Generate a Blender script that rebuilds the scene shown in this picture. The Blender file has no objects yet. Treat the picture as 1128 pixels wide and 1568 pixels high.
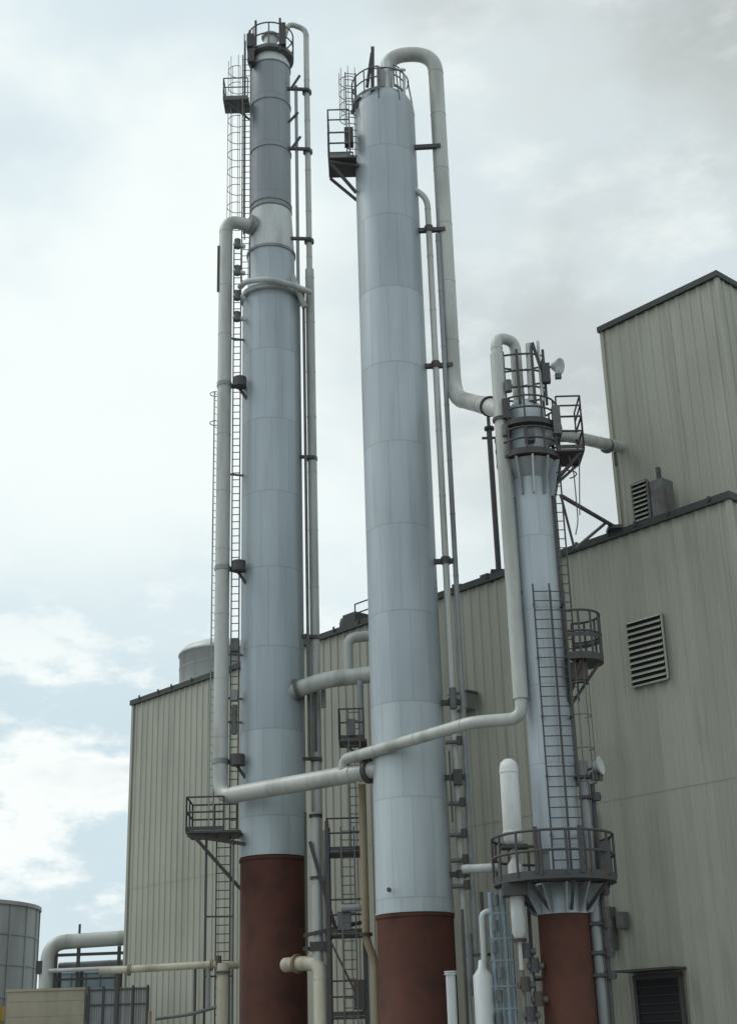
import bpy, math, random
from mathutils import Vector, Matrix
random.seed(7)
sc=bpy.context.scene
V=Vector
# ------------------------------------------------------------------ materials
class NT:
    def __init__(s,name):
        s.m=bpy.data.materials.new(name); s.m.use_nodes=True
        s.t=s.m.node_tree; s.b=s.t.nodes['Principled BSDF']
    def n(s,typ,**kw):
        x=s.t.nodes.new(typ)
        for k,v in kw.items(): setattr(x,k,v)
        return x
    def l(s,a,b): s.t.links.new(a,b)
    def math(s,op,a,b=None,c=None):
        x=s.n('ShaderNodeMath',operation=op)
        for i,v in enumerate((a,b,c)):
            if v is None: continue
            if isinstance(v,(int,float)): x.inputs[i].default_value=v
            else: s.l(v,x.inputs[i])
        return x.outputs[0]
    def noise(s,vec,scale,detail=4,rough=.55,sx=(1,1,1)):
        mp=s.n('ShaderNodeMapping'); mp.inputs['Scale'].default_value=sx
        s.l(vec,mp.inputs['Vector'])
        x=s.n('ShaderNodeTexNoise'); x.inputs['Scale'].default_value=scale
        x.inputs['Detail'].default_value=detail; x.inputs['Roughness'].default_value=rough
        s.l(mp.outputs[0],x.inputs['Vector']); return x.outputs['Fac']
    def mix(s,f,a,b,bt='MIX'):
        x=s.n('ShaderNodeMix',data_type='RGBA',blend_type=bt)
        for k,v in ((0,f),(6,a),(7,b)):
            if isinstance(v,(int,float)): x.inputs[k].default_value=v
            elif isinstance(v,tuple): x.inputs[k].default_value=(*v,1)
            else: s.l(v,x.inputs[k])
        return x.outputs[2]
    def ramp(s,f,lo,hi):
        x=s.n('ShaderNodeMapRange'); s.l(f,x.inputs[0]); x.inputs[1].default_value=lo; x.inputs[2].default_value=hi
        x.interpolation_type='SMOOTHSTEP'
        return x.outputs[0]

def weathered(name,col,dirt,amt=.6,rough=.55,metal=0.0,scale=1.2,streak=True,spec=.4):
    t=NT(name); o=t.n('ShaderNodeTexCoord').outputs['Object']
    a=t.noise(o,scale,2,.6,(1,1,.18) if streak else (1,1,1))
    b=t.noise(o,scale*7,2,.6,(1,1,.35) if streak else (1,1,1))
    f=t.math('MULTIPLY',t.ramp(a,.42,.72),amt)
    c=t.mix(f,col,dirt)
    g=t.math('ADD',t.math('MULTIPLY',b,.3),.85)
    k=t.n('ShaderNodeCombineColor'); [t.l(g,k.inputs[i]) for i in range(3)]
    c=t.mix(1.0,c,k.outputs[0],'MULTIPLY')
    t.l(c,t.b.inputs['Base Color'])
    r=t.math('ADD',t.math('MULTIPLY',b,.3),rough-.15); t.l(r,t.b.inputs['Roughness'])
    t.b.inputs['Metallic'].default_value=metal
    t.b.inputs['Specular IOR Level'].default_value=spec
    return t.m

def cladding(name,col,N=11,H=3.1,z0=0.0,rough=.42):
    t=NT(name); o=t.n('ShaderNodeTexCoord').outputs['Object']
    sp=t.n('ShaderNodeSeparateXYZ'); t.l(o,sp.inputs[0])
    zc=t.math('DIVIDE',t.math('SUBTRACT',sp.outputs[2],z0),H)
    zf=t.math('FLOOR',zc)
    an=t.math('MULTIPLY',t.math('ARCTAN2',sp.outputs[1],sp.outputs[0]),N/(2*math.pi))
    an=t.math('ADD',an,t.math('FRACT',t.math('MULTIPLY',zf,.37)))
    af=t.math('FLOOR',an)
    cv=t.n('ShaderNodeCombineXYZ'); t.l(af,cv.inputs[0]); t.l(zf,cv.inputs[1])
    wn=t.n('ShaderNodeTexWhiteNoise',noise_dimensions='2D'); t.l(cv.outputs[0],wn.inputs[0])
    rnd=wn.outputs['Value']
    la=t.math('LESS_THAN',t.math('PINGPONG',an,.5),.022)
    lz=t.math('LESS_THAN',t.math('PINGPONG',zc,.5),.008)
    line=t.math('MAXIMUM',la,lz)
    st=t.noise(o,2.2,3,.6,(1,1,.08))
    bl=t.noise(o,.45,2,.5,(1,1,.5))
    g=t.math('ADD',t.math('MULTIPLY',rnd,.12),.93)
    g=t.math('MULTIPLY',g,t.math('ADD',t.math('MULTIPLY',st,.44),.79))
    g=t.math('MULTIPLY',g,t.math('ADD',t.math('MULTIPLY',bl,.40),.81))
    g=t.math('MULTIPLY',g,t.math('SUBTRACT',1.0,t.math('MULTIPLY',line,.15)))
    k=t.n('ShaderNodeCombineColor'); [t.l(g,k.inputs[i]) for i in range(3)]
    c=t.mix(1.0,col,k.outputs[0],'MULTIPLY')
    c=t.mix(t.math('MULTIPLY',t.ramp(st,.58,.8),.30),c,(.20,.19,.17))
    t.l(c,t.b.inputs['Base Color'])
    t.l(t.math('ADD',t.math('MULTIPLY',st,.25),rough-.1),t.b.inputs['Roughness'])
    t.b.inputs['Metallic'].default_value=.12
    h=t.math('SUBTRACT',t.math('MULTIPLY',rnd,.5),t.math('MULTIPLY',line,.5))
    h=t.math('ADD',h,t.math('MULTIPLY',bl,5.0))
    bp=t.n('ShaderNodeBump'); bp.inputs['Strength'].default_value=.6; bp.inputs['Distance'].default_value=.016
    t.l(h,bp.inputs['Height']); t.l(bp.outputs[0],t.b.inputs['Normal'])
    return t.m

def siding(name,col,dirt):
    t=NT(name); o=t.n('ShaderNodeTexCoord').outputs['Object']
    sp=t.n('ShaderNodeSeparateXYZ'); t.l(o,sp.inputs[0])
    pn=t.math('FLOOR',t.math('DIVIDE',sp.outputs[0],.9))
    wn=t.n('ShaderNodeTexWhiteNoise',noise_dimensions='1D'); t.l(pn,wn.inputs['W'])
    a=t.noise(o,1.6,3,.6,(1,1,.10)); b=t.noise(o,.22,2,.5)
    g=t.math('ADD',t.math('MULTIPLY',wn.outputs['Value'],.10),.93)
    g=t.math('MULTIPLY',g,t.math('ADD',t.math('MULTIPLY',b,.36),.82))
    k=t.n('ShaderNodeCombineColor'); [t.l(g,k.inputs[i]) for i in range(3)]
    c=t.mix(1.0,col,k.outputs[0],'MULTIPLY')
    c=t.mix(t.math('MULTIPLY',t.ramp(a,.46,.78),.55),c,dirt)
    t.l(c,t.b.inputs['Base Color']); t.b.inputs['Roughness'].default_value=.6
    t.b.inputs['Specular IOR Level'].default_value=.3
    return t.m

M=dict(
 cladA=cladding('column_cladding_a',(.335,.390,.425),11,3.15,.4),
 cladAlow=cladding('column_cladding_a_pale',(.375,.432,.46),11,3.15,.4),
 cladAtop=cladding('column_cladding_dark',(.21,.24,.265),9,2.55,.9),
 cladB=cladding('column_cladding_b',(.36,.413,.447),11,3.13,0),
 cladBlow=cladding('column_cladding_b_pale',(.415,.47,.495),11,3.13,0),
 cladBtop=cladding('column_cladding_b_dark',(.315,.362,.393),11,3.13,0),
 cladC=cladding('column_cladding_c',(.38,.43,.465),7,2.4,0),
 pale=weathered('pale_aluminium',(.50,.53,.53),(.30,.31,.30),.6,.45,.1),
 pipe=weathered('insulated_pipe_jacket',(.43,.45,.43),(.24,.25,.23),.7,.45,.1),
 cream=weathered('cream_pipe_paint',(.47,.45,.36),(.24,.21,.16),.7,.55),
 tan=weathered('tan_pipe_paint',(.27,.22,.15),(.14,.1,.06),.7,.6),
 pgrey=weathered('grey_pipe_paint',(.25,.27,.28),(.13,.13,.12),.7,.55),
 steel=weathered('dark_structural_steel',(.058,.061,.066),(.085,.055,.04),.7,.6,0,2.5,False),
 steel2=weathered('grey_handrail_steel',(.12,.13,.135),(.09,.065,.05),.7,.6,0,2.5,False),
 brown=weathered('red_oxide_skirt',(.092,.037,.028),(.05,.028,.023),.8,.75,0,.9,False,.2),
 white=weathered('white_vessel_paint',(.60,.62,.61),(.35,.33,.28),.5,.45),
 blue=weathered('pale_blue_paint',(.24,.32,.37),(.14,.16,.17),.6,.5),
 side=siding('corrugated_siding',(.335,.345,.292),(.215,.22,.185)),
 trim=weathered('dark_roof_flashing',(.03,.038,.038),(.05,.05,.045),.5,.6,0,2,False),
 roof=weathered('roof_membrane',(.16,.16,.15),(.09,.09,.085),.6,.9,0,.6,False),
 conc=weathered('yard_concrete',(.26,.25,.23),(.12,.115,.10),.7,.9,0,.25,False),
 block=weathered('block_wall_render',(.36,.34,.27),(.22,.2,.16),.7,.85,0,.8),
 tankm=weathered('tank_panel_steel',(.29,.31,.31),(.19,.19,.18),.7,.6,0,.6),
 dark=weathered('dark_opening',(.02,.02,.022),(.03,.03,.03),.5,.8),
 yellow=weathered('yellow_vehicle_paint',(.65,.42,.03),(.3,.2,.05),.4,.4),
 rubber=weathered('tyre_rubber',(.025,.025,.025),(.06,.055,.05),.5,.85,0,3,False),
 glass=weathered('cab_glass',(.03,.04,.045),(.05,.05,.05),.3,.15,0,1,False),
)
# ------------------------------------------------------------------ mesh builder
class MB:
    def __init__(s): s.v=[];s.f=[];s.m=[];s.s=[];s.mats=[]
    def mi(s,k):
        if k not in s.mats: s.mats.append(k)
        return s.mats.index(k)
    def add(s,vs,fs,mat,smooth=False):
        o=len(s.v); s.v+= [tuple(x) for x in vs]; i=s.mi(mat)
        for f in fs: s.f.append([a+o for a in f]); s.m.append(i); s.s.append(smooth)
    def tube(s,pts,r,mat,bend=.4,seg=14,closed=False):
        P=[V(p) for p in pts]; Q=[]
        if closed or len(P)<3: Q=P
        else:
            Q=[P[0]]
            for i in range(1,len(P)-1):
                a,b,c=P[i-1],P[i],P[i+1]; la=(a-b).length; lc=(c-b).length
                d=min(bend,la*.49,lc*.49)
                if d<1e-3: Q.append(b); continue
                p0=b+(a-b)/la*d; p2=b+(c-b)/lc*d
                n=8
                for k in range(n+1):
                    t=k/n; Q.append(p0*(1-t)**2+b*2*t*(1-t)+p2*t*t)
            Q.append(P[-1])
        n=len(Q); vs=[];fs=[]
        def tan(i):
            if closed: return (Q[(i+1)%n]-Q[i-1]).normalized()
            if i==0: return (Q[1]-Q[0]).normalized()
            if i==n-1: return (Q[-1]-Q[-2]).normalized()
            return (Q[i+1]-Q[i-1]).normalized()
        t0=tan(0); up=V((0,0,1)) if abs(t0.z)<.9 else V((1,0,0))
        nn=t0.cross(up).normalized()
        for i in range(n):
            t=tan(i); nn=(nn-t*nn.dot(t)).normalized(); bb=t.cross(nn)
            for k in range(seg):
                a=2*math.pi*k/seg; vs.append(Q[i]+(nn*math.cos(a)+bb*math.sin(a))*r)
        for i in range(n if closed else n-1):
            j=(i+1)%n
            for k in range(seg):
                k2=(k+1)%seg; fs.append([i*seg+k,j*seg+k,j*seg+k2,i*seg+k2][::-1])
        s.add(vs,fs,mat,True)
        if not closed:
            s.add(vs[:seg],[list(range(seg))],mat); s.add(vs[-seg:],[list(range(seg))[::-1]],mat)
        return Q
    def pipe(s,pts,r,mat,bend=.5,band=2.4,seg=16):
        s.tube(pts,r,mat,bend,seg)
        P=[V(p) for p in pts]
        for a,b in zip(P,P[1:]):
            L=(b-a).length
            if L<bend*2+.6: continue
            d=(b-a)/L; k=bend*1.02
            while k<L-bend:
                c=a+d*k; s.tube([c-d*.02,c+d*.02],r+.010,mat,0,seg); k+=band*random.uniform(.85,1.1)
    def flange(s,c,d,r,mat='steel2',w=.1):
        c=V(c);d=V(d).normalized()
        s.tube([c-d*w/2,c-d*.01],r,mat,0,16); s.tube([c+d*.01,c+d*w/2],r,mat,0,16)
        s.tube([c-d*.012,c+d*.012],r*.8,mat,0,12)
    def beam(s,a,b,w,mat,h=None):
        h=h or w; a=V(a);b=V(b); t=(b-a).normalized()
        up=V((0,0,1)) if abs(t.z)<.95 else V((0,1,0))
        x=t.cross(up).normalized()*w/2; y=x.cross(t).normalized()*h/2
        vs=[p+q for p in(a,b) for q in(x+y,-x+y,-x-y,x-y)]
        s.add(vs,[[0,1,2,3],[7,6,5,4],[0,4,5,1],[1,5,6,2],[2,6,7,3],[3,7,4,0]],mat)
    def box(s,lo,hi,mat):
        x0,y0,z0=lo;x1,y1,z1=hi
        vs=[(x,y,z) for z in(z0,z1) for x,y in((x0,y0),(x1,y0),(x1,y1),(x0,y1))]
        s.add(vs,[[3,2,1,0],[4,5,6,7],[0,1,5,4],[1,2,6,5],[2,3,7,6],[3,0,4,7]],mat)
    def lathe(s,cx,cy,prof,mat,seg=64,smooth=True,a0=0,a1=360):
        full=(a1-a0)>=360; n=seg if full else seg+1
        vs=[];fs=[]
        for r,z in prof:
            for k in range(n):
                a=math.radians(a0+(a1-a0)*k/seg); vs.append((cx+r*math.cos(a),cy+r*math.sin(a),z))
        for i in range(len(prof)-1):
            for k in range(seg):
                k2=(k+1)%n; fs.append([i*n+k,i*n+k2,(i+1)*n+k2,(i+1)*n+k])
        s.add(vs,fs,mat,smooth)
    def arc(s,cx,cy,z,R,a0,a1,r,mat,n=20):
        full=(a1-a0)>=360
        pts=[(cx+R*math.cos(math.radians(a0+(a1-a0)*k/n)),cy+R*math.sin(math.radians(a0+(a1-a0)*k/n)),z) for k in range(n if full else n+1)]
        s.tube(pts,r,mat,0,6,closed=full)
    def ringband(s,cx,cy,z,R,w,h,mat,a0=0,a1=360,seg=48):
        s.lathe(cx,cy,[(R,z),(R+w,z),(R+w,z+h),(R,z+h),(R,z)],mat,seg,False,a0,a1)
    def rail(s,pts,h,mat='steel2',r=.028,toe=True,mid=2):
        P=[V(p) for p in pts]
        for a,b in zip(P,P[1:]):
            n=max(1,round((b-a).length/.9))
            for k in range(n+1):
                c=a.lerp(b,k/n); s.tube([c,c+V((0,0,h))],r,mat,0,6)
            for m in range(mid):
                z=V((0,0,h*(1-m*.45))); s.tube([a+z,b+z],r,mat,0,6)
            if toe: s.beam(a+V((0,0,.08)),b+V((0,0,.08)),.012,mat,.14)
    def ringrail(s,cx,cy,z,R,h,a0,a1,mat='steel2',n=10,r=.028):
        for k in range(n+1):
            a=math.radians(a0+(a1-a0)*k/n)
            if a1-a0>=360 and k==n: break
            x,y=cx+R*math.cos(a),cy+R*math.sin(a); s.tube([(x,y,z),(x,y,z+h)],r,mat,0,6)
        s.arc(cx,cy,z+h,R,a0,a1,r,mat,28); s.arc(cx,cy,z+h*.55,R,a0,a1,r,mat,28)
        s.ringband(cx,cy,z,R-.01,.015,.14,mat,a0,a1,28)
    def ladder(s,c,d,z0,z1,w=.42,mat='steel2',r=.022,st=.3):
        c=V((c[0],c[1],0)); d=V((d[0],d[1],0)).normalized()*w/2
        for q in(-d,d): s.beam(c+q+V((0,0,z0)),c+q+V((0,0,z1)),.05,mat,.03)
        z=z0+.15
        while z<z1: s.tube([c-d+V((0,0,z)),c+d+V((0,0,z))],r*.8,mat,0,5); z+=st
    def cage(s,c,ang,z0,z1,R=.38,mat='steel2',st=.95):
        z=z0
        while z<=z1+.01: s.arc(c[0],c[1],z,R,ang-115,ang+115,.016,mat,12); z+=st
        for k in range(5):
            a=math.radians(ang-100+50*k); x,y=c[0]+R*math.cos(a),c[1]+R*math.sin(a)
            s.tube([(x,y,z0),(x,y,z1)],.014,mat,0,5)
    def done(s,name,parent=None,origin=(0,0,0)):
        me=bpy.data.meshes.new(name); o=V(origin)
        me.from_pydata([tuple(V(v)-o) for v in s.v],[],s.f)
        for k in s.mats: me.materials.append(M[k])
        me.polygons.foreach_set('material_index',s.m); me.polygons.foreach_set('use_smooth',s.s)
        me.update()
        ob=bpy.data.objects.new(name,me); sc.collection.objects.link(ob); ob.location=o
        if parent:
            ob.parent=parent; ob.matrix_parent_inverse=Matrix.Translation(-parent.location)
        return ob
def empty(name,loc=(0,0,0)):
    e=bpy.data.objects.new(name,None); e.location=loc; sc.collection.objects.link(e)
    e.empty_display_size=.5
    return e
# ------------------------------------------------------------------ ground
g=MB(); g.add([(-900,-300,0),(900,-300,0),(900,1500,0),(-900,1500,0)],[[0,1,2,3]],'conc'); g.done('ground')
# ------------------------------------------------------------------ building
C0=V((11.6,42.1,0)); U=V((-.679,.734,0)).normalized()
Nn=V((-.734,-.679,0)).normalized()
bld=empty('industrial_building',C0)
BM=Matrix((( U.x,-Nn.x,0,C0.x),(U.y,-Nn.y,0,C0.y),(0,0,1,0),(0,0,0,1)))
def bdone(mb,name):
    ob=mb.done(name); ob.parent=bld
    ob.matrix_parent_inverse=Matrix.Translation(-C0)@BM
    return ob
def ribs(mb,a,b,nrm,z0,z1,off=0,pitch=.45,d=.036,mat='side'):
    a=V(a);b=V(b);L=(b-a).length;t=(b-a)/L;n=V(nrm)
    pr=[];s=0
    while s<L:
        for ds,h in((0,0),(.26,0),(.30,d),(.41,d),(.445,0)):
            if s+ds<L: pr.append((s+ds,h))
        s+=pitch
    pr.append((L,0)); vs=[];fs=[]
    for q,h in pr:
        p=a+t*q+n*(h+off); vs+=[(p.x,p.y,z0),(p.x,p.y,z1)]
    for i in range(len(pr)-1): fs.append([2*i,2*i+2,2*i+3,2*i+1])
    mb.add(vs,fs,mat)
H=18.2; LW=34.4; DP=24
w=MB()
ribs(w,(0,0,0),(LW,0,0),(0,-1,0),0,9.28)
ribs(w,(0,0,0),(LW,0,0),(0,-1,0),9.25,H-.15,.012)
ribs(w,(0,0,0),(0,DP,0),(-1,0,0),0,9.28); ribs(w,(0,0,0),(0,DP,0),(-1,0,0),9.25,H-.15,.012)
ribs(w,(LW,0,0),(LW,DP,0),(1,0,0),0,H-.15); ribs(w,(0,DP,0),(LW,DP,0),(0,1,0),0,H-.15)
for x in(0,LW): w.box((x-.09,-.085,0),(x+.09,.09,H-.15),'side')
bdone(w,'corrugated_walls')
r=MB(); r.box((.05,.05,H-.3),(LW-.05,DP-.05,H-.02),'roof'); bdone(r,'roof_deck')
t=MB()
t.box((-.16,-.16,H-.15),(LW+.16,.12,H+.10),'trim'); t.box((-.16,.12,H-.15),(.12,DP,H+.10),'trim')
t.box((LW-.12,.12,H-.15),(LW+.16,DP,H+.10),'trim')
for k in range(24):
    x=LW*(k+.5)/24+random.uniform(-.3,.3); t.box((x-.05,-.20,H-.02),(x+.05,-.165,H+random.uniform(.12,.2)),'trim')
bdone(t,'roof_flashing')
TH=26.8; tw=MB(); tx1=5.1
ribs(tw,(-.0,1.1,0),(tx1,1.1,0),(0,-1,0),H-.3,TH-.1); ribs(tw,(0,1.1,0),(0,14,0),(-1,0,0),H-.3,TH-.1)
ribs(tw,(tx1,1.1,0),(tx1,14,0),(1,0,0),H-.3,TH-.1); ribs(tw,(0,14,0),(tx1,14,0),(0,1,0),H-.3,TH-.1)
tw.box((-.07,1.03,H-.3),(.07,1.2,TH-.1),'side'); tw.box((tx1-.07,1.03,H-.3),(tx1+.07,1.2,TH-.1),'side')
tw.box((-.12,.95,TH-.1),(tx1+.12,14.1,TH+.12),'trim')
tw.box((-.02,.98,H-.02),(tx1+.02,1.03,H+.22),'trim')
bdone(tw,'stair_tower')
def louver(mb,x0,x1,z0,z1,y,n=12,fr='pgrey'):
    mb.box((x0,y-.05,z0),(x1,y+.02,z1),'dark')
    for a,b in(((x0,z0),(x1,z0)),((x0,z1),(x1,z1)),((x0,z0),(x0,z1)),((x1,z0),(x1,z1))):
        mb.beam((a[0],y-.09,a[1]),(b[0],y-.09,b[1]),.06,fr)
    for k in range(n):
        z=z0+(z1-z0)*(k+.6)/n
        mb.add([(x0+.04,y-.06,z+.12),(x1-.04,y-.06,z+.12),(x1-.04,y-.17,z),(x0+.04,y-.17,z)],[[0,1,2,3]],'side')
l=MB(); louver(l,2.95,4.4,12.75,14.95,-.06,11,'side'); bdone(l,'wall_louvre')
l=MB(); l.box((2.5,.1,H),(3.05,.7,H+1.5),'steel2'); louver(l,3.1,3.75,H+.1,H+1.6,.15,9,'steel2')
l.beam((2.75,.3,H+1.5),(2.75,.3,H+2.0),.12,'steel'); bdone(l,'roof_vent_unit')
l=MB(); l.box((3.75,-.12,0),(5.35,-.02,3.6),'dark')
for x in(3.7,5.4): l.beam((x,-.12,0),(x,-.12,3.75),.12,'steel')
l.beam((3.64,-.12,3.7),(5.46,-.12,3.7),.14,'steel')
for k in range(14): l.beam((3.78,-.14,.25*k+.15),(5.32,-.14,.25*k+.15),.02,'steel')
l.box((3.5,-.8,3.85),(5.6,-.02,3.92),'steel'); bdone(l,'roller_door')
l=MB(); l.box((11.5,-.6,13.4),(12.3,-.05,14.0),'pgrey'); l.box((11.42,-.65,14.0),(12.38,-.03,14.06),'steel2')
l.box((6.0,-.35,4.6),(6.8,-.03,5.9),'steel2'); l.tube([(6.4,-.2,5.9),(6.4,-.2,9)],.06,'steel2',0,8)
l.tube([(7.6,-.2,0),(7.6,-.2,17)],.05,'pgrey',0,8); l.tube([(16,-.22,0),(16,-.22,17)],.06,'pgrey',0,8)
l.box((7.6,-.3,4.4),(8.4,-.03,5.3),'steel'); l.box((5.5,-.3,5.2),(5.8,-.03,5.7),'steel2')
l.tube([(6.4,-.25,3.9),(9.5,-.25,3.9)],.08,'steel',0,8); l.tube([(7.9,-.2,5.3),(7.9,-.2,8.2),(9.8,-.2,8.2)],.05,'steel2',.2,8)
bdone(l,'wall_service_boxes')
l=MB()
l.lathe(20.1,1.3,[(0.0,H+1.0),(.25,H+1.0),(.3,H+.8),(.3,H)],'trim',20)
l.box((18.4,.3,H),(19.2,1.1,H+.75),'trim'); l.box((21.5,.2,H),(21.9,.8,H+.5),'trim')
l.rail([(17.4,.2,H+.1),(18.3,.2,H+.1)],.9,'steel',.03)
l.box((10.8,.2,H+.1),(11.2,.5,H+.35),'trim'); l.box((12.2,.2,H+.1),(12.5,.5,H+.3),'trim')
bdone(l,'roof_vents')
rt=MB(); rt.lathe(-7.6,68.3,[(2.1,18.0),(2.1,20.6),(2.16,20.6),(2.16,20.72),(1.9,21.0),(1.2,21.3),(.6,21.4),(0,21.45)],'pale',48)
for z in(18.9,19.9): rt.ringband(-7.6,68.3,z,2.1,.02,.05,'tankm')
rt.done('rooftop_tank')
vs=MB(); vs.tube([(4.82,49.9,18.0),(4.8,49.9,24.4)],.11,'steel',0,10); vs.flange((4.81,49.9,24.4),(0,0,1),.2,'steel')
vs.beam((4.5,49.9,24.0),(5.1,49.9,24.0),.08,'steel'); vs.tube([(4.8,49.9,24.4),(4.8,49.9,24.9)],.07,'steel',0,8)
vs.box((4.5,49.6,18.0),(5.1,50.2,18.5),'trim'); vs.done('vent_stack')
# ------------------------------------------------------------------ column A
AX,AY=-3.84,52.0
A=empty('distillation_column',(AX,AY,0))
m=MB(); m.lathe(AX,AY,[(1.45,0),(1.45,.25),(1.2,.25),(1.19,8.45)],'brown'); m.ringband(AX,AY,8.33,1.19,.04,.1,'brown')
m.done('skirt',A,(AX,AY,0))
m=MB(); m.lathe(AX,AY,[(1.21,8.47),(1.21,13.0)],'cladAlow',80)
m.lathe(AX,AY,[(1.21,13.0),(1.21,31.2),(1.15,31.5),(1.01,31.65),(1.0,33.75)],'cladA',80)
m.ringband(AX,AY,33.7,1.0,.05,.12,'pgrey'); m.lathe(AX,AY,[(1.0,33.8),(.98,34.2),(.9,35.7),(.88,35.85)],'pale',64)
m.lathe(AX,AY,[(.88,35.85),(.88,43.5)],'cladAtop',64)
m.lathe(AX,AY,[(.9,43.5),(.86,43.8),(.7,44.2),(.4,44.5),(0,44.6)],'pale',64)
for z in(35.9,36.15,38.9,41.4,43.45): m.ringband(AX,AY,z,.88,.035,.06,'pgrey')
m.ringband(AX,AY,31.55,1.0,.30,.18,'pale')
m.done('shell',A,(AX,AY,0))
m=MB()
m.tube([(AX,AY,44.4),(AX,AY,45.5)],.30,'pale',0,20); m.flange((AX,AY,45.4),(0,0,1),.42,'pale')
m.ringband(AX,AY,44.05,.75,.30,.05,'steel2'); m.ringrail(AX,AY,44.1,1.03,1.3,0,360,'steel2',8,.035)
m.box((AX-1.02,AY-.8,44.3),(AX-.68,AY-.4,45.0),'steel'); m.box((AX+.45,AY-1.0,44.2),(AX+.75,AY-.7,45.4),'steel')
m.beam((AX-.6,AY-.9,44.1),(AX-.6,AY-.9,45.6),.1,'steel'); m.beam((AX+.5,AY-.9,43.9),(AX+.5,AY-.9,45.7),.1,'steel')
m.beam((AX-.9,AY-.5,43.6),(AX-.9,AY-.5,45.4),.1,'steel')
m.ladder((-4.98,51.7),(0,1),34.6,45.2,.45,'steel2'); m.cage((-5.3,51.7),180,35.2,43.9,.42,'steel2',.9)
m.ladder((-4.85,51.2),(1,0),32.0,43.8,.35,'steel2')
m.box((-5.9,51.2,41.4),(-4.75,52.2,41.46),'steel2'); m.rail([(-4.8,51.2,41.45),(-5.88,51.2,41.45),(-5.88,52.2,41.45)],1.1)
m.beam((-5.8,51.3,41.4),(-4.75,51.6,40.6),.07,'steel')
m.box((-4.75,51.0,43.3),(-4.5,51.5,44.0),'steel')
m.done('top_platform_and_ladder',A,(AX,AY,0))
m=MB()
m.ladder((-5.26,51.8),(1,0),9.4,34.2,.30,'steel2',.025)
m.ladder((-6.03,51.3),(1,1),9.4,27.0,.2,'pgrey',.016); m.arc(-6.05,51.2,26.9,.22,70,290,.018,'steel2',12); m.arc(-6.05,51.2,25.6,.22,70,290,.018,'steel2',12)
m.box((-6.85,50.6,9.25),(-4.9,52.3,9.33),'steel'); m.rail([(-5.5,50.6,9.33),(-6.83,50.6,9.33),(-6.83,52.3,9.33),(-5.2,52.3,9.33)],1.2,'steel',.035)
m.beam((-6.8,50.7,9.2),(-4.8,51.2,8.9),.12,'steel'); m.beam((-6.6,50.7,9.2),(-5.0,51.4,7.4),.1,'steel'); m.beam((-6.6,52.2,9.2),(-5.0,52.2,7.4),.1,'steel')
m.ladder((-5.6,51.6),(1,0),0,9.3,.5,'steel'); m.beam((-6.15,51,0),(-6.15,51,9.2),.08,'steel'); m.beam((-5.2,51.2,0),(-5.2,51.2,9.2),.07,'steel2')
for z in(2.5,4.4,6.4): m.beam((-6.15,51,z),(-5.2,51.2,z),.06,'steel')
m.done('ladder_and_side_platform',A,(AX,AY,0))
m=MB()
for z in(27.3,19.4,11.9):
    m.beam((-5.75,51.25,z),(-4.7,51.5,z),.15,'steel'); m.tube([(-5.05,51.0,z-.2),(-5.05,51.0,z+.2)],.27,'steel',0,12)
    m.tube([(-5.7,51.2,z-.09),(-5.7,51.2,z+.09)],.31,'pgrey',0,16); m.beam((-5.2,51.2,z),(-4.8,51.3,z-.6),.1,'steel')
for z in(33.9,32.6,31.4,30.4):
    m.tube([(-5.35,51.1,z),(-4.9,51.3,z-.05)],.1,'pale',0,8); m.tube([(-5.2,51.15,z-.18),(-5.2,51.15,z+.22)],.14,'steel2',0,10)
for z in(29.5,23.4,16.0,14.3,13.4): m.beam((-5.7,51.25,z),(-4.95,51.5,z),.07,'steel2')
m.tube([(-4.75,51.25,34.95),(-4.55,51.35,34.92)],.42,'pgrey',0,20)
m.box((-5.35,51.2,16.1),(-5.08,51.5,16.6),'steel2'); m.box((-5.35,51.2,14.2),(-5.1,51.5,14.6),'pgrey')
m.tube([(-5.2,51.2,12.9),(-5.2,51.2,14.0)],.11,'steel2',0,8)
m.beam((-5.99,51.1,31.6),(-5.99,51.1,33.8),.1,'steel')
m.done('pipe_supports',A,(AX,AY,0))
m=MB()
m.pipe([(-3.3,51.9,45.0),(-3.0,51.9,46.1),(-2.2,51.9,45.7),(-2.2,51.9,33.0)],.125,'pipe',.35)
m.pipe([(-2.2,51.9,33.0),(-2.2,51.9,9.5),(-2.2,51,3)],.185,'pipe',.4)
m.tube([(-2.68,51.7,42.4),(-2.68,51.7,10.0)],.075,'pgrey',0,10)
m.tube([(-2.45,51.5,31.8),(-2.45,51.5,12)],.06,'steel2',0,8)
for z in(42.2,39.0,34.4,24.2,16.7,12.0):
    m.beam((-3.1,51.6,z),(-2.1,51.7,z),.12,'steel'); m.tube([(-2.2,51.9,z-.08),(-2.2,51.9,z+.08)],.21,'steel2',0,12)
m.beam((-2.9,51.6,42.2),(-2.5,51.6,42.9),.09,'steel'); m.beam((-2.9,51.6,39.0),(-2.5,51.6,39.6),.09,'steel'); m.beam((-3.0,51.6,40.4),(-2.6,51.6,40.9),.09,'steel')
m.tube([(-5.1,51.3,31.9),(-4.8,50.75,31.85),(-3.84,50.45,31.75),(-2.9,50.8,31.65),(-2.15,51.4,31.6)],.12,'pale',.4,12)
m.tube([(-2.9,51.2,32.3),(-2.4,51.4,30.9)],.13,'pipe',0,10)
m.done('riser_pipes',A,(AX,AY,0))
p=MB(); p.pipe([(-4.3,51.5,34.9),(-5.7,51.2,35.15),(-5.7,51.2,10.6),(-.75,46.9,10.5),(.35,46.0,10.5)],.28,'pipe',.62)
p.flange((-.22,46.52,10.5),(1,-.9,0),.42,'steel',.16); p.tube([(-5.15,50.72,10.59),(-.8,46.95,10.5)],.305,'pipe',0,18)
p.done('overhead_transfer_pipe')
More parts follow.
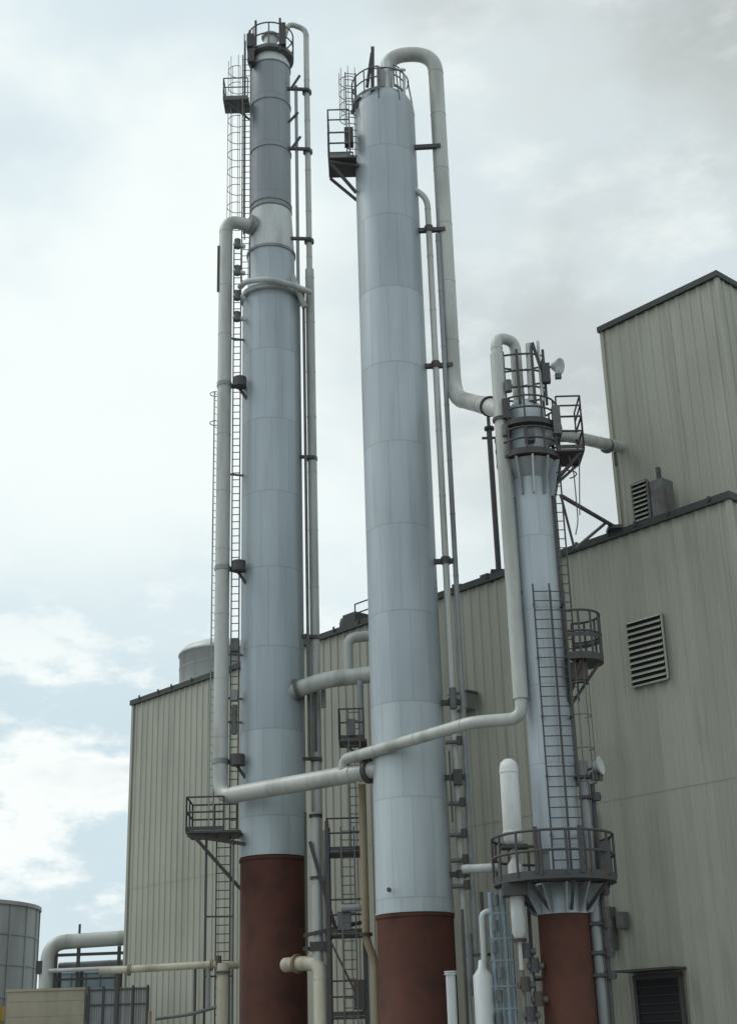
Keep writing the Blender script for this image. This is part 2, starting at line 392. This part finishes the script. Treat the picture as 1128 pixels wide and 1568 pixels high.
p=MB(); p.pipe([(-3.1,51.3,14.45),(-1.9,51.0,14.8),(1.4,50.3,14.9)],.31,'pipe',.6); p.flange((-2.85,51.25,14.52),(1,-.2,.25),.42,'steel2',.14)
p.pipe([(-.95,51.0,15.0),(-.95,51.0,16.4),(.6,51.0,16.5)],.2,'pipe',.4)
p.pipe([(-1.9,51.6,13.9),(-1.9,51.6,15.2),(1,51.6,15.3)],.09,'pgrey',.2)
p.pipe([(-.5,50.5,14.6),(-.5,50.5,10.8)],.12,'pgrey',.2); p.beam((-2.2,51.3,12.2),(-2.2,51.3,14.8),.12,'steel')
p.done('reboiler_return_pipe')
# ------------------------------------------------------------------ column B
BX,BY=1.1,46.4
B=empty('distillation_column',(BX,BY,0))
m=MB(); m.lathe(BX,BY,[(1.5,0),(1.5,.25),(1.24,.25),(1.23,5.8)],'brown'); m.ringband(BX,BY,5.7,1.23,.03,.1,'brown')
m.done('skirt',B,(BX,BY,0))
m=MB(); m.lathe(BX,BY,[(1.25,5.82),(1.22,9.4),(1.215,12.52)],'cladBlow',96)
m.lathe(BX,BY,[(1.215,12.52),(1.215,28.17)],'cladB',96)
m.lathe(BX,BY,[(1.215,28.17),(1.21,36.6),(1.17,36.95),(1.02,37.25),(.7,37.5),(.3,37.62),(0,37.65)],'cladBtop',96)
m.tube([(.3,45.28,6.5),(.28,45.1,6.5)],.07,'steel',0,10); m.ringband(BX,BY,5.82,1.25,.02,.07,'cladBlow')
m.done('shell',B,(BX,BY,0))
m=MB()
m.ringband(BX,BY,36.95,1.0,.26,.05,'steel2',60,220); m.ringrail(BX,BY,37.0,1.26,1.1,40,260,'steel2',8,.03)
m.ringrail(BX,BY-.1,37.4,.85,1.05,-60,10,'steel2',3,.028)
for a in(-100,-60,0):
    a=math.radians(a); m.beam((BX+1.2*math.cos(a),BY+1.2*math.sin(a),36.6),(BX+1.0*math.cos(a),BY+1.0*math.sin(a),38.3),.05,'steel2')
m.arc(BX,BY,38.2,1.02,-110,20,.028,'steel2',14)
m.beam((.65,45.4,36.9),(.72,45.4,39.2),.14,'steel'); m.beam((.45,45.4,37.3),(.68,45.4,38.9),.12,'steel'); m.box((.85,45.4,37.3),(1.15,45.7,38.2),'pgrey')
m.tube([(1.2,45.7,37.3),(1.25,45.7,38.7)],.15,'pale',0,12); m.tube([(1.9,45.9,37.2),(1.95,45.9,38.2)],.07,'pale',0,10)
m.tube([(1.2,45.6,38.3),(2.0,45.7,38.3)],.06,'pale',0,8)
m.ladder((-.2,45.9),(1,0.2),34.0,38.4,.42); m.cage((-.3,45.7),220,36.0,38.3,.36,'steel2',.6)
m.beam((-.2,45.8,36.4),(.45,45.8,37.4),.1,'steel')
m.box((-1.15,45.4,34.0),(-.05,46.7,34.08),'steel'); m.rail([(-.3,45.4,34.08),(-1.13,45.4,34.08),(-1.13,46.7,34.08),(-.2,46.7,34.08)],1.1,'steel2',.035)
m.rail([(-.3,45.4,35.2),(-1.13,45.4,35.2),(-1.13,46.7,35.2)],1.05,'steel2',.03,False)
m.beam((-1.1,45.5,33.9),(-.1,46,32.8),.1,'steel'); m.beam((-1.1,46.6,33.9),(-.1,46.5,32.8),.1,'steel'); m.beam((-1.1,45.5,33.9),(0,45.8,33.9),.12,'steel')
m.box((-.5,45.5,34.8),(-.15,45.9,35.5),'steel')
m.done('top_platform_and_ladder',B,(BX,BY,0))
m=MB()
m.pipe([(2.0,46.0,33.0),(2.62,45.9,32.4),(2.62,45.9,.5)],.115,'pipe',.5); m.pipe([(2.95,45.95,30.8),(2.95,45.95,.5)],.09,'pgrey',.3)
for z in(34.8,31.0,25.2,17.6,12.6,10.1,7.0):
    x1=3.25 if z>24 else 3.0
    m.beam((2.1,46.0,z),(x1,45.95,z),.16,'steel'); 
    if z<34: m.tube([(2.62,45.9,z-.12),(2.62,45.9,z+.12)],.17,'steel',0,10)
m.box((2.5,45.6,9.8),(2.8,45.85,10.3),'steel')
m.tube([(2.62,45.6,12.3),(2.62,45.6,13.0)],.12,'steel2',0,10); m.beam((2.4,45.6,8.6),(2.4,45.6,10.9),.05,'steel')
for z in(11.2,9.2,8.2,7.4,6.6): m.tube([(2.3,45.7,z),(2.75,45.6,z)],.07,'steel2',0,8); m.tube([(2.75,45.55,z-.12),(2.75,45.55,z+.16)],.1,'steel',0,8)
m.done('riser_pipes',B,(BX,BY,0))
p=MB(); p.pipe([(1.2,46.4,37.5),(1.25,46.4,39.62),(3.24,46.25,39.5),(3.24,46.2,24.0),(4.5,41.8,21.35)],.30,'pipe',.95)
p.flange((4.2,42.85,22.0),(.28,-1,-.6),.36,'steel',.1); p.done('vapour_transfer_pipe')
# ------------------------------------------------------------------ column C
CX,CY=5.27,42.0
C=empty('distillation_column',(CX,CY,0))
m=MB(); m.lathe(CX,CY,[(1.0,0),(1.0,.2),(.75,.2),(.74,5.3)],'brown'); m.done('skirt',C,(CX,CY,0))
m=MB()
m.lathe(CX,CY,[(.76,5.3),(.76,5.4),(.84,6.1),(.7,6.2),(.68,7.4),(.66,12),(.65,17.4),(.66,18.0),(.66,21.0),(.6,21.4),(.4,21.65),(0,21.75)],'cladC',64)
for k in range(12):
    a=2*math.pi*k/12; c,s_=math.cos(a),math.sin(a)
    for z0,z1,r0,r1 in((5.32,6.1,.80,1.35),(18.2,19.4,.67,1.05)):
        q=[(CX+r0*c,CY+r0*s_,z0),(CX+(r0+.1)*c,CY+(r0+.1)*s_,z0),(CX+r1*c,CY+r1*s_,z1),(CX+r0*c,CY+r0*s_,z1)]
        n=V((-s_,c,0))*.03
        vs_=[V(x)+n for x in q]+[V(x)-n for x in q]
        m.add(vs_,[[0,1,2,3],[7,6,5,4],[0,4,5,1],[1,5,6,2],[2,6,7,3],[3,7,4,0]],'cladC' if k%2 else 'pgrey')
m.lathe(CX,CY,[(.66,18.8),(.9,19.4)],'pgrey',48)
m.done('shell',C,(CX,CY,0))
m=MB()
m.ringband(CX,CY,19.45,.66,.4,.07,'steel'); m.ringrail(CX,CY,19.52,1.04,.85,0,360,'steel',11,.035)
m.ringband(CX,CY,20.55,.66,.36,.06,'steel'); m.ringrail(CX,CY,20.6,1.0,.9,0,360,'steel',11,.032)
m.box((6.1,41.3,19.6),(7.0,42.6,19.67),'steel'); m.rail([(6.1,41.3,19.67),(6.98,41.3,19.67),(6.98,42.6,19.67),(6.2,42.6,19.67)],1.15,'steel',.035)
m.rail([(6.2,41.3,20.8),(6.98,41.3,20.8),(6.98,42.6,20.8)],.75,'steel',.03,False)
m.beam((6.9,41.4,19.6),(5.9,41.8,18.6),.09,'steel'); m.beam((6.9,42.5,19.6),(5.9,42.1,18.6),.09,'steel')
m.box((5.1,41.0,19.9),(5.4,41.3,20.4),'steel2'); m.box((6.05,41.2,20.2),(6.3,41.5,21.2),'steel2')
for x,y in((4.6,41.5),(5.05,41.4),(5.55,41.4),(5.95,41.6),(5.95,42.4),(4.6,42.4),(5.3,42.6)):
    m.beam((x,y,21.4),(x,y,23.3+.2*((x*7)%1)),.085,'steel')
for z in(22.0,22.6,23.2):
    m.tube([(4.6,41.5,z),(5.05,41.4,z),(5.55,41.4,z),(5.95,41.6,z),(5.95,42.4,z),(5.3,42.6,z),(4.6,42.4,z)],.035,'steel',0,6)
m.beam((5.9,41.5,22.4),(5.6,41.4,23.6),.09,'steel'); m.tube([(5.45,41.5,21.5),(5.5,41.5,23.6)],.12,'pale',0,10)
m.tube([(5.8,41.5,21.5),(5.8,41.5,23.7)],.05,'pale',0,8)
m.box((5.85,41.3,22.1),(6.1,41.5,22.8),'steel'); m.box((4.45,41.2,20.8),(4.7,41.5,21.5),'steel')
m.done('top_platforms',C,(CX,CY,0))
m=MB()
m.ladder((5.24,41.15),(1,0),6.3,15.1,.5,'steel'); m.ladder((5.72,41.2),(1,.1),6.3,14.9,.42,'steel')
for z in(7.5,9.2,11,12.8,14.5): m.beam((5.0,41.15,z),(5.0,41.6,z),.05,'steel'); m.beam((5.9,41.2,z),(5.9,41.9,z),.05,'steel')
m.ladder((6.05,41.7),(1,0),11.5,19.6,.30,'steel'); m.arc(6.35,41.6,18.9,.36,-150,60,.02,'steel',12)
m.tube([(6.5,41.5,19.5),(6.6,41.4,18.9),(6.6,41.4,17.2),(6.5,41.5,16.8)],.02,'steel2',.2,6); m.tube([(6.85,41.6,19.5),(6.7,41.6,17.5)],.02,'steel2',.2,6)
m.cage((6.2,41.5),-60,9,12.8,.3,'steel2',1)
m.lathe(6.3,41.9,[(0,12.7),(.78,12.7),(.78,12.78),(0,12.78)],'steel',24,False,-120,90); m.ringrail(6.3,41.9,12.78,.76,1.45,-120,90,'steel',7,.038)
m.beam((6.9,41.6,12.65),(5.95,41.8,11.4),.08,'steel'); m.beam((6.3,41.25,12.65),(5.85,41.7,11.5),.08,'steel')
m.ringband(6.3,41.9,13.4,.75,.02,.12,'steel',-120,90,24)
m.box((6.0,41.4,12.1),(6.5,41.9,12.65),'steel')
m.ringband(5.1,CY,6.15,.75,1.03,.1,'steel',0,360); m.ringrail(5.1,CY,6.25,1.77,1.25,-180,180,'steel',15,.042)
for k in range(8):
    a=2*math.pi*k/8+.2; m.beam((5.1+1.65*math.cos(a),CY+1.65*math.sin(a),6.12),(CX+.78*math.cos(a),CY+.78*math.sin(a),5.4),.08,'steel')
m.box((6.3,40.9,6.3),(6.6,41.2,7.2),'steel'); m.box((4.5,40.35,6.3),(4.8,40.55,6.9),'steel2'); m.box((3.5,41.0,5.8),(4.2,41.7,6.14),'steel')
m.beam((4.45,40.4,6.3),(4.45,40.4,7.6),.12,'steel'); m.beam((5.7,40.35,6.3),(5.7,40.35,7.6),.12,'steel')
m.done('ladders_and_decks',C,(CX,CY,0))
m=MB()
m.tube([(6.15,41.8,9.7),(6.15,41.8,.3)],.16,'pgrey',0,12); m.tube([(6.38,41.7,9.0),(6.38,41.7,.3)],.07,'steel',0,8)
m.tube([(5.95,41.9,18.2),(5.95,41.9,9)],.09,'steel2',0,8)
for z in(9.2,8.6,5.9,5.0,4.2,3.6): m.tube([(5.95,41.7,z),(6.6,41.6,z)],.07,'steel',0,8); m.tube([(6.45,41.6,z-.12),(6.45,41.6,z+.12)],.13,'steel',0,10)
for x,z in((4.5,20.4),(4.55,19.7),(4.7,22.0)): m.tube([(x,41.35,z-.2),(x,41.35,z+.2)],.12,'steel2',0,10)
m.tube([(5.75,41.9,20.35),(6.2,41.9,20.55)],.34,'pale',0,20); m.flange((6.2,41.95,20.55),(1,.4,0),.38,'steel2')
m.done('branch_piping',C,(CX,CY,0))
p=MB(); p.pipe([(5.75,41.95,20.4),(6.6,42.3,20.6),(9.0,46.0,21.75),(9.12,46.15,21.8)],.21,'pipe',.4); p.flange((8.45,45.2,21.45),(1,1.2,.3),.27,'steel2')
p.beam((8.8,45.7,21.4),(8.8,45.7,20.9),.1,'steel'); p.done('bridging_pipe')
p=MB(); p.pipe([(5.1,42,21.6),(5.1,42,24.0),(4.43,41.6,23.95),(4.43,41.6,11.0),(2.95,41.9,11.0),(-1.05,47.0,11.0),(-1.1,47.1,10.6)],.19,'pipe',.42)
p.tube([(4.43,41.6,23.3),(4.43,41.6,11.6)],.235,'pipe',0,16)
p.flange((4.43,41.6,20.9),(0,0,1),.3,'steel2'); p.beam((4.43,41.6,15),(5.0,41.8,15),.07,'steel'); p.beam((4.43,41.6,18.2),(5.0,41.8,18.2),.07,'steel')
p.beam((4.43,41.7,12.2),(5.0,41.8,12.2),.07,'steel')
p.done('reflux_pipe')
p=MB()
p.beam((6.2,41.9,18.3),(8.45,45.25,18.42),.10,'steel'); p.beam((6.2,41.9,18.3),(6.55,42.3,16.6),.07,'steel'); p.beam((6.55,42.3,16.6),(8.0,44.6,18.3),.08,'steel')
p.box((8.2,45.0,18.3),(8.7,45.6,18.42),'steel')
p.done('bracing_strut')
def flood(loc,d):
    f=MB(); c=V(loc); d=V(d).normalized()
    pr=[(.05,-.22),(.12,-.2),(.2,-.05),(.27,.05),(.29,.08),(.26,.08),(.1,.03)]
    x=d.cross(V((0,0,1))).normalized(); y=d.cross(x)
    vs_=[];fs=[]
    for r_,h in pr:
        for k in range(20):
            a=2*math.pi*k/20; vs_.append(c+d*h+(x*math.cos(a)+y*math.sin(a))*r_)
    for i in range(len(pr)-1):
        for k in range(20): fs.append([i*20+k,i*20+(k+1)%20,(i+1)*20+(k+1)%20,(i+1)*20+k])
    fs.append([6*20+k for k in range(20)])
    f.add(vs_,fs,'pale',True)
    f.tube([c-d*.2,c-d*.35-V((.15,0,.1)),c-V((.45,-.1,.15))],.04,'steel',.1,8)
    f.box((c.x-.1,c.y-.02,c.z-.42),(c.x+.1,c.y+.14,c.z-.25),'steel2'); f.tube([(c.x,c.y+.05,c.z-.3),(c.x,c.y+.05,c.z-.1)],.03,'steel',0,6)
    f.done('floodlight')
flood((6.42,41.7,22.85),(.75,-.6,-.35)); flood((6.6,41.6,9.5),(.9,-.5,.15))
# ------------------------------------------------------------------ vessels
p=MB(); p.lathe(3.92,41.5,[(0,7.2),(.15,7.22),(.28,7.4),(.28,9.5),(.24,9.66),(.12,9.76),(0,9.78)],'white',32)
for z in(7.6,9.35): p.ringband(3.92,41.5,z,.28,.015,.04,'white')
p.lathe(3.92,41.5,[(.06,7.2),(.06,6.9),(.21,6.7),(.21,4.8),(.1,4.6),(.06,4.5),(.06,3.8)],'pale',24)
p.box((3.55,41.2,7.15),(4.3,41.8,7.25),'steel'); p.flange((3.92,41.5,4.6),(0,0,1),.2,'steel'); p.done('knockout_drum')
p=MB()
p.lathe(2.85,42,[(0,4.15),(.1,4.12),(.13,3.9),(.28,3.7),(.28,.5),(.3,0)],'pale',28)
p.pipe([(2.95,42.3,3.8),(2.95,42.3,5.45),(3.3,42.3,5.5)],.10,'pale',.2); p.pipe([(1.95,42.3,0),(1.95,42.3,3.8)],.14,'pale',.2); p.flange((1.95,42.3,3.82),(0,0,1),.18,'pale')
p.pipe([(2.45,42.4,6.72),(3.5,42.2,6.72)],.13,'pale',.2)
for i,(x,z) in enumerate(((3.2,6.0),(3.38,5.6),(3.55,6.1),(3.72,5.0))): p.tube([(x,42,0),(x,42,z)],.055 if i%2 else .08,'blue',0,10)
for z in(5.4,4.7,4.1,3.4,2.8,2.2): p.beam((3.1,41.95,z),(3.85,41.95,z),.05,'blue'); p.tube([(3.2+.1*(z%2),41.8,z+.2),(3.2+.1*(z%2),41.8,z+.5)],.09,'steel2',0,10)
for x,z in((4.1,4.3),(4.3,3.9),(4.0,3.4),(4.35,3.0),(4.1,2.6)):
    p.tube([(x-.2,41.6,z),(x+.25,41.7,z)],.1,'steel2',0,10); p.tube([(x,41.55,z-.18),(x,41.55,z+.22)],.13,'steel',0,12)
p.tube([(4.2,41.7,0),(4.2,41.7,4.3)],.06,'pgrey',0,8); p.tube([(3.95,41.7,0),(3.95,41.7,4.5)],.05,'pgrey',0,8)
p.beam((4.3,42.2,0),(4.3,42.2,6.1),.1,'steel'); p.beam((3.0,42.8,0),(3.0,42.8,6.1),.1,'steel')
p.beam((2.4,42.6,4.3),(3.2,42.4,4.3),.09,'steel'); p.beam((2.4,42.6,0),(2.4,42.6,5.6),.08,'steel'); p.tube([(2.55,42.5,3.2),(2.55,42.5,4.9)],.1,'steel2',0,8)
p.done('pump_skid_piping')
# ------------------------------------------------------------------ steel access structure between A and B
p=MB()
for x,y in((-1.75,50),(-.55,50),(-1.75,48.6),(-.55,48.6)): p.beam((x,y,0),(x,y,9.2),.13,'steel')
for z in(2.9,5.5,8.2):
    p.box((-1.8,48.6,z-.06),(-.5,50,z),'steel'); p.rail([(-.55,48.6,z),(-1.75,48.6,z),(-1.75,50,z)],1.1,'steel',.032)
p.beam((-2.35,49,8.6),(-1.5,49,5.6),.13,'steel'); p.beam((-2.6,49,5.5),(-.5,49,5.9),.12,'steel'); p.beam((-1.75,48.6,5.4),(-.55,48.6,2.9),.07,'steel')
p.ladder((-1.05,48.5),(1,0),0,9,.45,'steel2'); p.beam((-2.5,49,4.9),(-2.5,49,9.6),.09,'steel')
p.box((-1.45,48.5,5.6),(-1.0,48.8,6.2),'steel2'); p.box((-.95,48.5,3.1),(-.6,48.9,4.0),'steel'); p.box((-2.4,49,5.0),(-1.8,49.3,5.3),'steel')
p.tube([(-1.3,48.4,6.3),(-.6,48.4,6.3)],.12,'pgrey',0,10)
p.done('access_tower')
p=MB()
p.box((-1.3,49.3,12.1),(-.3,50.4,12.18),'steel'); p.rail([(-.4,49.3,12.18),(-1.28,49.3,12.18),(-1.28,50.4,12.18)],1.1,'steel',.032); p.beam((-1.2,49.4,12.1),(-.2,49.5,11.3),.08,'steel')
p.ladder((-.75,49.3),(1,0),8.2,13.3,.4,'steel2'); p.box((-1.0,49.2,12.3),(-.7,49.5,12.9),'steel2')
p.done('landing_platform')
p=MB()
p.pipe([(-2.15,49.2,0),(-2.15,49.2,9.6)],.17,'pipe',.3); p.flange((-2.15,49.2,9.5),(0,0,1),.24,'steel'); p.flange((-2.15,49.2,7.4),(0,0,1),.23,'steel2')
p.pipe([(-1.85,49.2,0),(-1.85,49.2,9.0)],.06,'pgrey',.3)
p.pipe([(-3.3,50.2,4.65),(-2.75,49.6,4.65),(-2.05,49.1,4.6),(-2.05,48.8,0)],.24,'cream',.5); p.flange((-2.85,49.7,4.65),(1,-1,0),.32,'tan',.1)
p.pipe([(-.5,47.6,10.3),(-.5,48.0,9.5),(-.5,48.0,5.2),(-.2,48,4.5),(-.2,48,0)],.13,'tan',.4); p.flange((-.5,48,5.4),(0,0,1),.22,'steel')
p.flange((-2.45,49.4,5.1),(0,0,1),.2,'steel')
p.done('condensate_piping')
p=MB()
p.pipe([(-9.6,50,4.62),(-6.0,50,4.72),(-5.5,50,4.72),(-5.0,50.8,4.72)],.12,'cream',.3)
p.pipe([(-5.4,49.9,4.75),(-5.4,49.9,0)],.2,'cream',.3); p.flange((-5.4,49.9,4.45),(0,0,1),.27,'steel2'); p.flange((-5.8,50,4.72),(1,0,0),.2,'tan')
p.tube([(-6.35,50,4.6),(-6.35,50,0)],.05,'steel',0,8); p.tube([(-7.7,50.4,3.05),(-6.5,50,3.15),(-5.6,49.9,3.35)],.06,'steel2',.2,8)
p.beam((-9.0,50,0),(-9.0,50,4.5),.1,'steel'); p.tube([(-5.55,49.9,5.0),(-5.55,49.9,4.7)],.1,'steel',0,8); p.flange((-8.6,50,4.64),(1,0,0),.2,'tan')
p.tube([(-5.9,50,3.3),(-5.9,50,4.7)],.07,'pgrey',0,8); p.tube([(-7.9,50.3,0),(-7.9,50.3,3.3)],.06,'tan',0,8)
p.done('steam_supply_pipe')
# ------------------------------------------------------------------ far left yard
p=MB(); tx,ty,R_=-26.1,83,6.4
p.lathe(tx,ty,[(R_,0),(R_,10.1),(R_+.12,10.1),(R_+.12,10.3),(R_,10.3),(R_-.1,10.3),(3,10.6),(0,10.7)],'tankm',48,False)
for k in range(26):
    a=2*math.pi*k/26; p.beam((tx+(R_+.03)*math.cos(a),ty+(R_+.03)*math.sin(a),0),(tx+(R_+.03)*math.cos(a),ty+(R_+.03)*math.sin(a),10.1),.07,'tankm')
for z in(2,3.6,5.2,6.9,8.5): p.ringband(tx,ty,z,R_,.05,.06,'pgrey')
p.done('storage_tank')
p=MB(); Y=72
p.pipe([(-16.4,Y,3.8),(-16.4,Y,7.35),(-8,Y,7.65)],.36,'pipe',.9); p.pipe([(-16.0,Y+.8,6.3),(-9,Y+.8,6.45)],.16,'pgrey',.3); p.pipe([(-16.2,Y-.5,6.0),(-9,Y-.5,6.1)],.1,'pale',.3)
for x in(-16.0,-14.9,-12.9): p.beam((x,Y,0),(x,Y,7.1),.16,'steel'); p.beam((x,Y+1,0),(x,Y+1,6.4),.16,'steel')
p.beam((-14.9,Y,7.0),(-14.9,Y,8.2),.1,'steel'); p.beam((-16.6,Y,6.75),(-9,Y,6.8),.14,'steel'); p.beam((-16.6,Y,5.6),(-9,Y,5.65),.1,'steel')
p.box((-16.9,Y-.3,5.9),(-16.3,Y+.1,6.5),'steel')
p.done('pipe_rack')
p=MB(); p.box((-17.6,75.5,0),(-11.0,79,6.1),'blue'); p.box((-17.7,75.4,6.1),(-10.9,79.1,6.25),'pale')
for k in range(9): p.box((-17.5+k*.74,75.42,.2),(-17.42+k*.74,75.49,6.05),'pgrey')
for k in range(4): p.box((-16.9+k*1.5,75.38,3.8),(-16.1+k*1.5,75.48,5.0),'glass')
p.done('control_cabin')
p=MB(); p.box((-15.75,62,0),(-12.5,62.3,4.62),'block'); p.box((-15.8,61.95,4.62),(-12.45,62.35,4.72),'block')
for k in range(1,8): p.box((-15.75,61.995,k*.6),(-12.5,62.0,k*.6+.02),'pgrey')
p.done('block_wall')
p=MB()
for k in range(5): p.beam((-12.35+k*.62,62.1,0),(-12.35+k*.62,62.1,4.75),.09,'steel')
for z in(.3,1.6,2.9,4.0,4.6): p.beam((-12.35,62.1,z),(-9.8,62.1,z),.06,'steel')
for k in range(26): p.box((-12.38+k*.1,62.14,.1),(-12.30+k*.1,62.16,4.68),'pgrey')
p.done('metal_fence')
p=MB(); x0,x1,y0,y1=-20.5,-14.95,57,59.4
p.box((x0,y0,.7),(x1-1.7,y1,1.0),'steel'); p.box((x0+2.0,y0+.05,.6),(x1-.2,y1-.05,.9),'steel')
p.add([(x1-1.6,y0,.9),(x1,y0,.9),(x1,y0,2.2),(x1-.35,y0,3.55),(x1-1.6,y0,3.6),(x1-1.6,y1,.9),(x1,y1,.9),(x1,y1,2.2),(x1-.35,y1,3.55),(x1-1.6,y1,3.6)],
 [[0,1,2,3,4],[9,8,7,6,5],[0,5,6,1],[1,6,7,2],[2,7,8,3],[3,8,9,4],[4,9,5,0]],'yellow')
p.box((x1-1.3,y0-.01,2.2),(x1-.5,y0-.004,3.2),'glass')
p.add([(x0,y0-.05,1.2),(x1-1.8,y0-.05,1.1),(x1-1.7,y0-.05,3.4),(x0-.3,y0-.05,3.3),(x0,y1+.05,1.2),(x1-1.8,y1+.05,1.1),(x1-1.7,y1+.05,3.4),(x0-.3,y1+.05,3.3)],
 [[0,1,2,3],[7,6,5,4],[0,4,5,1],[1,5,6,2],[3,2,6,7],[0,3,7,4]],'yellow')
p.box((x1-2.0,y0,3.4),(x1-.2,y1,3.95),'yellow'); p.lathe(x1-.5,y0+.6,[(.12,3.9),(.12,4.1),(.05,4.2),(0,4.2)],'yellow',12)
for x in(x0+.8,x0+2.0,x1-.9):
    for y in(y0,y1-.3): p.tube([(x,y,.5),(x,y+.3,.5)],.5,'rubber',0,20); p.tube([(x,y-.01,.5),(x,y+.31,.5)],.22,'pgrey',0,14)
p.done('yellow_dump_truck')
# ------------------------------------------------------------------ world
W=bpy.data.worlds.new('World'); sc.world=W; W.use_nodes=True; nt=W.node_tree; bg=nt.nodes['Background']; bg.inputs['Strength'].default_value=.12
W.cycles.sampling_method='MANUAL'; W.cycles.sample_map_resolution=256
class WN(NT):
    def __init__(s): s.t=nt
w=WN()
EL,AZ=50,-80
sky=w.n('ShaderNodeTexSky',sky_type='NISHITA'); sky.sun_disc=False; sky.sun_elevation=math.radians(EL); sky.sun_rotation=math.radians(AZ); sky.air_density=1; sky.dust_density=3
tc=w.n('ShaderNodeTexCoord').outputs['Generated']
sp=w.n('ShaderNodeSeparateXYZ'); w.l(tc,sp.inputs[0])
def dot(v):
    x=w.n('ShaderNodeVectorMath',operation='DOT_PRODUCT'); w.l(tc,x.inputs[0]); x.inputs[1].default_value=V(v).normalized(); return x.outputs['Value']
n1=w.noise(tc,3.6,6,.52,(1,1,1.5)); n2=w.noise(tc,7.5,6,.6,(1,1,2.2)); n3=w.noise(tc,2.1,3,.5,(1,1,1.3)); n4=w.noise(tc,4.6,5,.5,(1,1,1.2))
haze=w.math('ADD',w.math('MULTIPLY',w.ramp(n3,.3,.7),.25),.68)
col=w.mix(haze,sky.outputs[0],(6.7,7.7,7.9))
col=w.mix(w.math('MULTIPLY',w.ramp(n1,.38,.62),.85),col,(8.0,8.5,8.35))
# broken grey cloud masses to the right
rm=w.ramp(dot((.34,.75,.52)),.90,.975)
gm=w.math('MULTIPLY',rm,w.ramp(n4,.38,.62))
col=w.mix(w.math('MULTIPLY',rm,.40),col,(6.0,6.5,6.5))
col=w.mix(w.math('MULTIPLY',gm,.80),col,(4.4,4.75,4.8))
gd=w.math('MULTIPLY',w.ramp(dot((.34,.64,.66)),.93,.995),w.ramp(n1,.34,.62))
col=w.mix(w.math('MULTIPLY',gd,.60),col,(2.7,2.95,3.0))
wh=w.math('MULTIPLY',rm,w.ramp(n2,.50,.74))
col=w.mix(w.math('MULTIPLY',wh,.55),col,(8.0,8.4,8.2))
lo=w.math('SUBTRACT',1.0,w.ramp(sp.outputs[2],.22,.40))
col=w.mix(w.math('MULTIPLY',lo,.75),col,(4.9,6.1,6.7))
cu=w.math('MULTIPLY',lo,w.ramp(n2,.47,.58))
col=w.mix(cu,col,(8.0,8.4,8.3))
cs=w.math('MULTIPLY',lo,w.math('MULTIPLY',w.ramp(n2,.57,.70),w.ramp(n4,.4,.6)))
col=w.mix(w.math('MULTIPLY',cs,.8),col,(4.9,5.5,5.7))
w.l(col,bg.inputs['Color'])
sd=bpy.data.lights.new('sun','SUN'); sd.energy=1.0; sd.angle=math.radians(30); sd.color=(1,.97,.92)
so=bpy.data.objects.new('sun',sd); sc.collection.objects.link(so)
el=math.radians(EL);az=math.radians(AZ)
dirv=V((math.sin(az)*math.cos(el),math.cos(az)*math.cos(el),math.sin(el)))
so.rotation_euler=dirv.to_track_quat('Z','Y').to_euler(); so.location=dirv*80
# ------------------------------------------------------------------ camera
cd=bpy.data.cameras.new('camera'); cam=bpy.data.objects.new('camera',cd); sc.collection.objects.link(cam); sc.camera=cam
cd.sensor_fit='VERTICAL'; cd.sensor_height=24; cd.lens=24*2145/1568; cd.clip_end=5000
th=math.radians(21.3); ep=math.atan(.03)
r0=V((1,0,0)); v0=V((0,-math.sin(th),math.cos(th))); bk=V((0,-math.cos(th),-math.sin(th)))
rr=r0*math.cos(ep)-v0*math.sin(ep); vv=r0*math.sin(ep)+v0*math.cos(ep)
mt=Matrix((rr,vv,bk)).transposed().to_4x4(); mt.translation=V((0,0,1.6)); cam.matrix_world=mt
sc.view_settings.view_transform='Standard'; sc.view_settings.look='None'; sc.view_settings.exposure=0
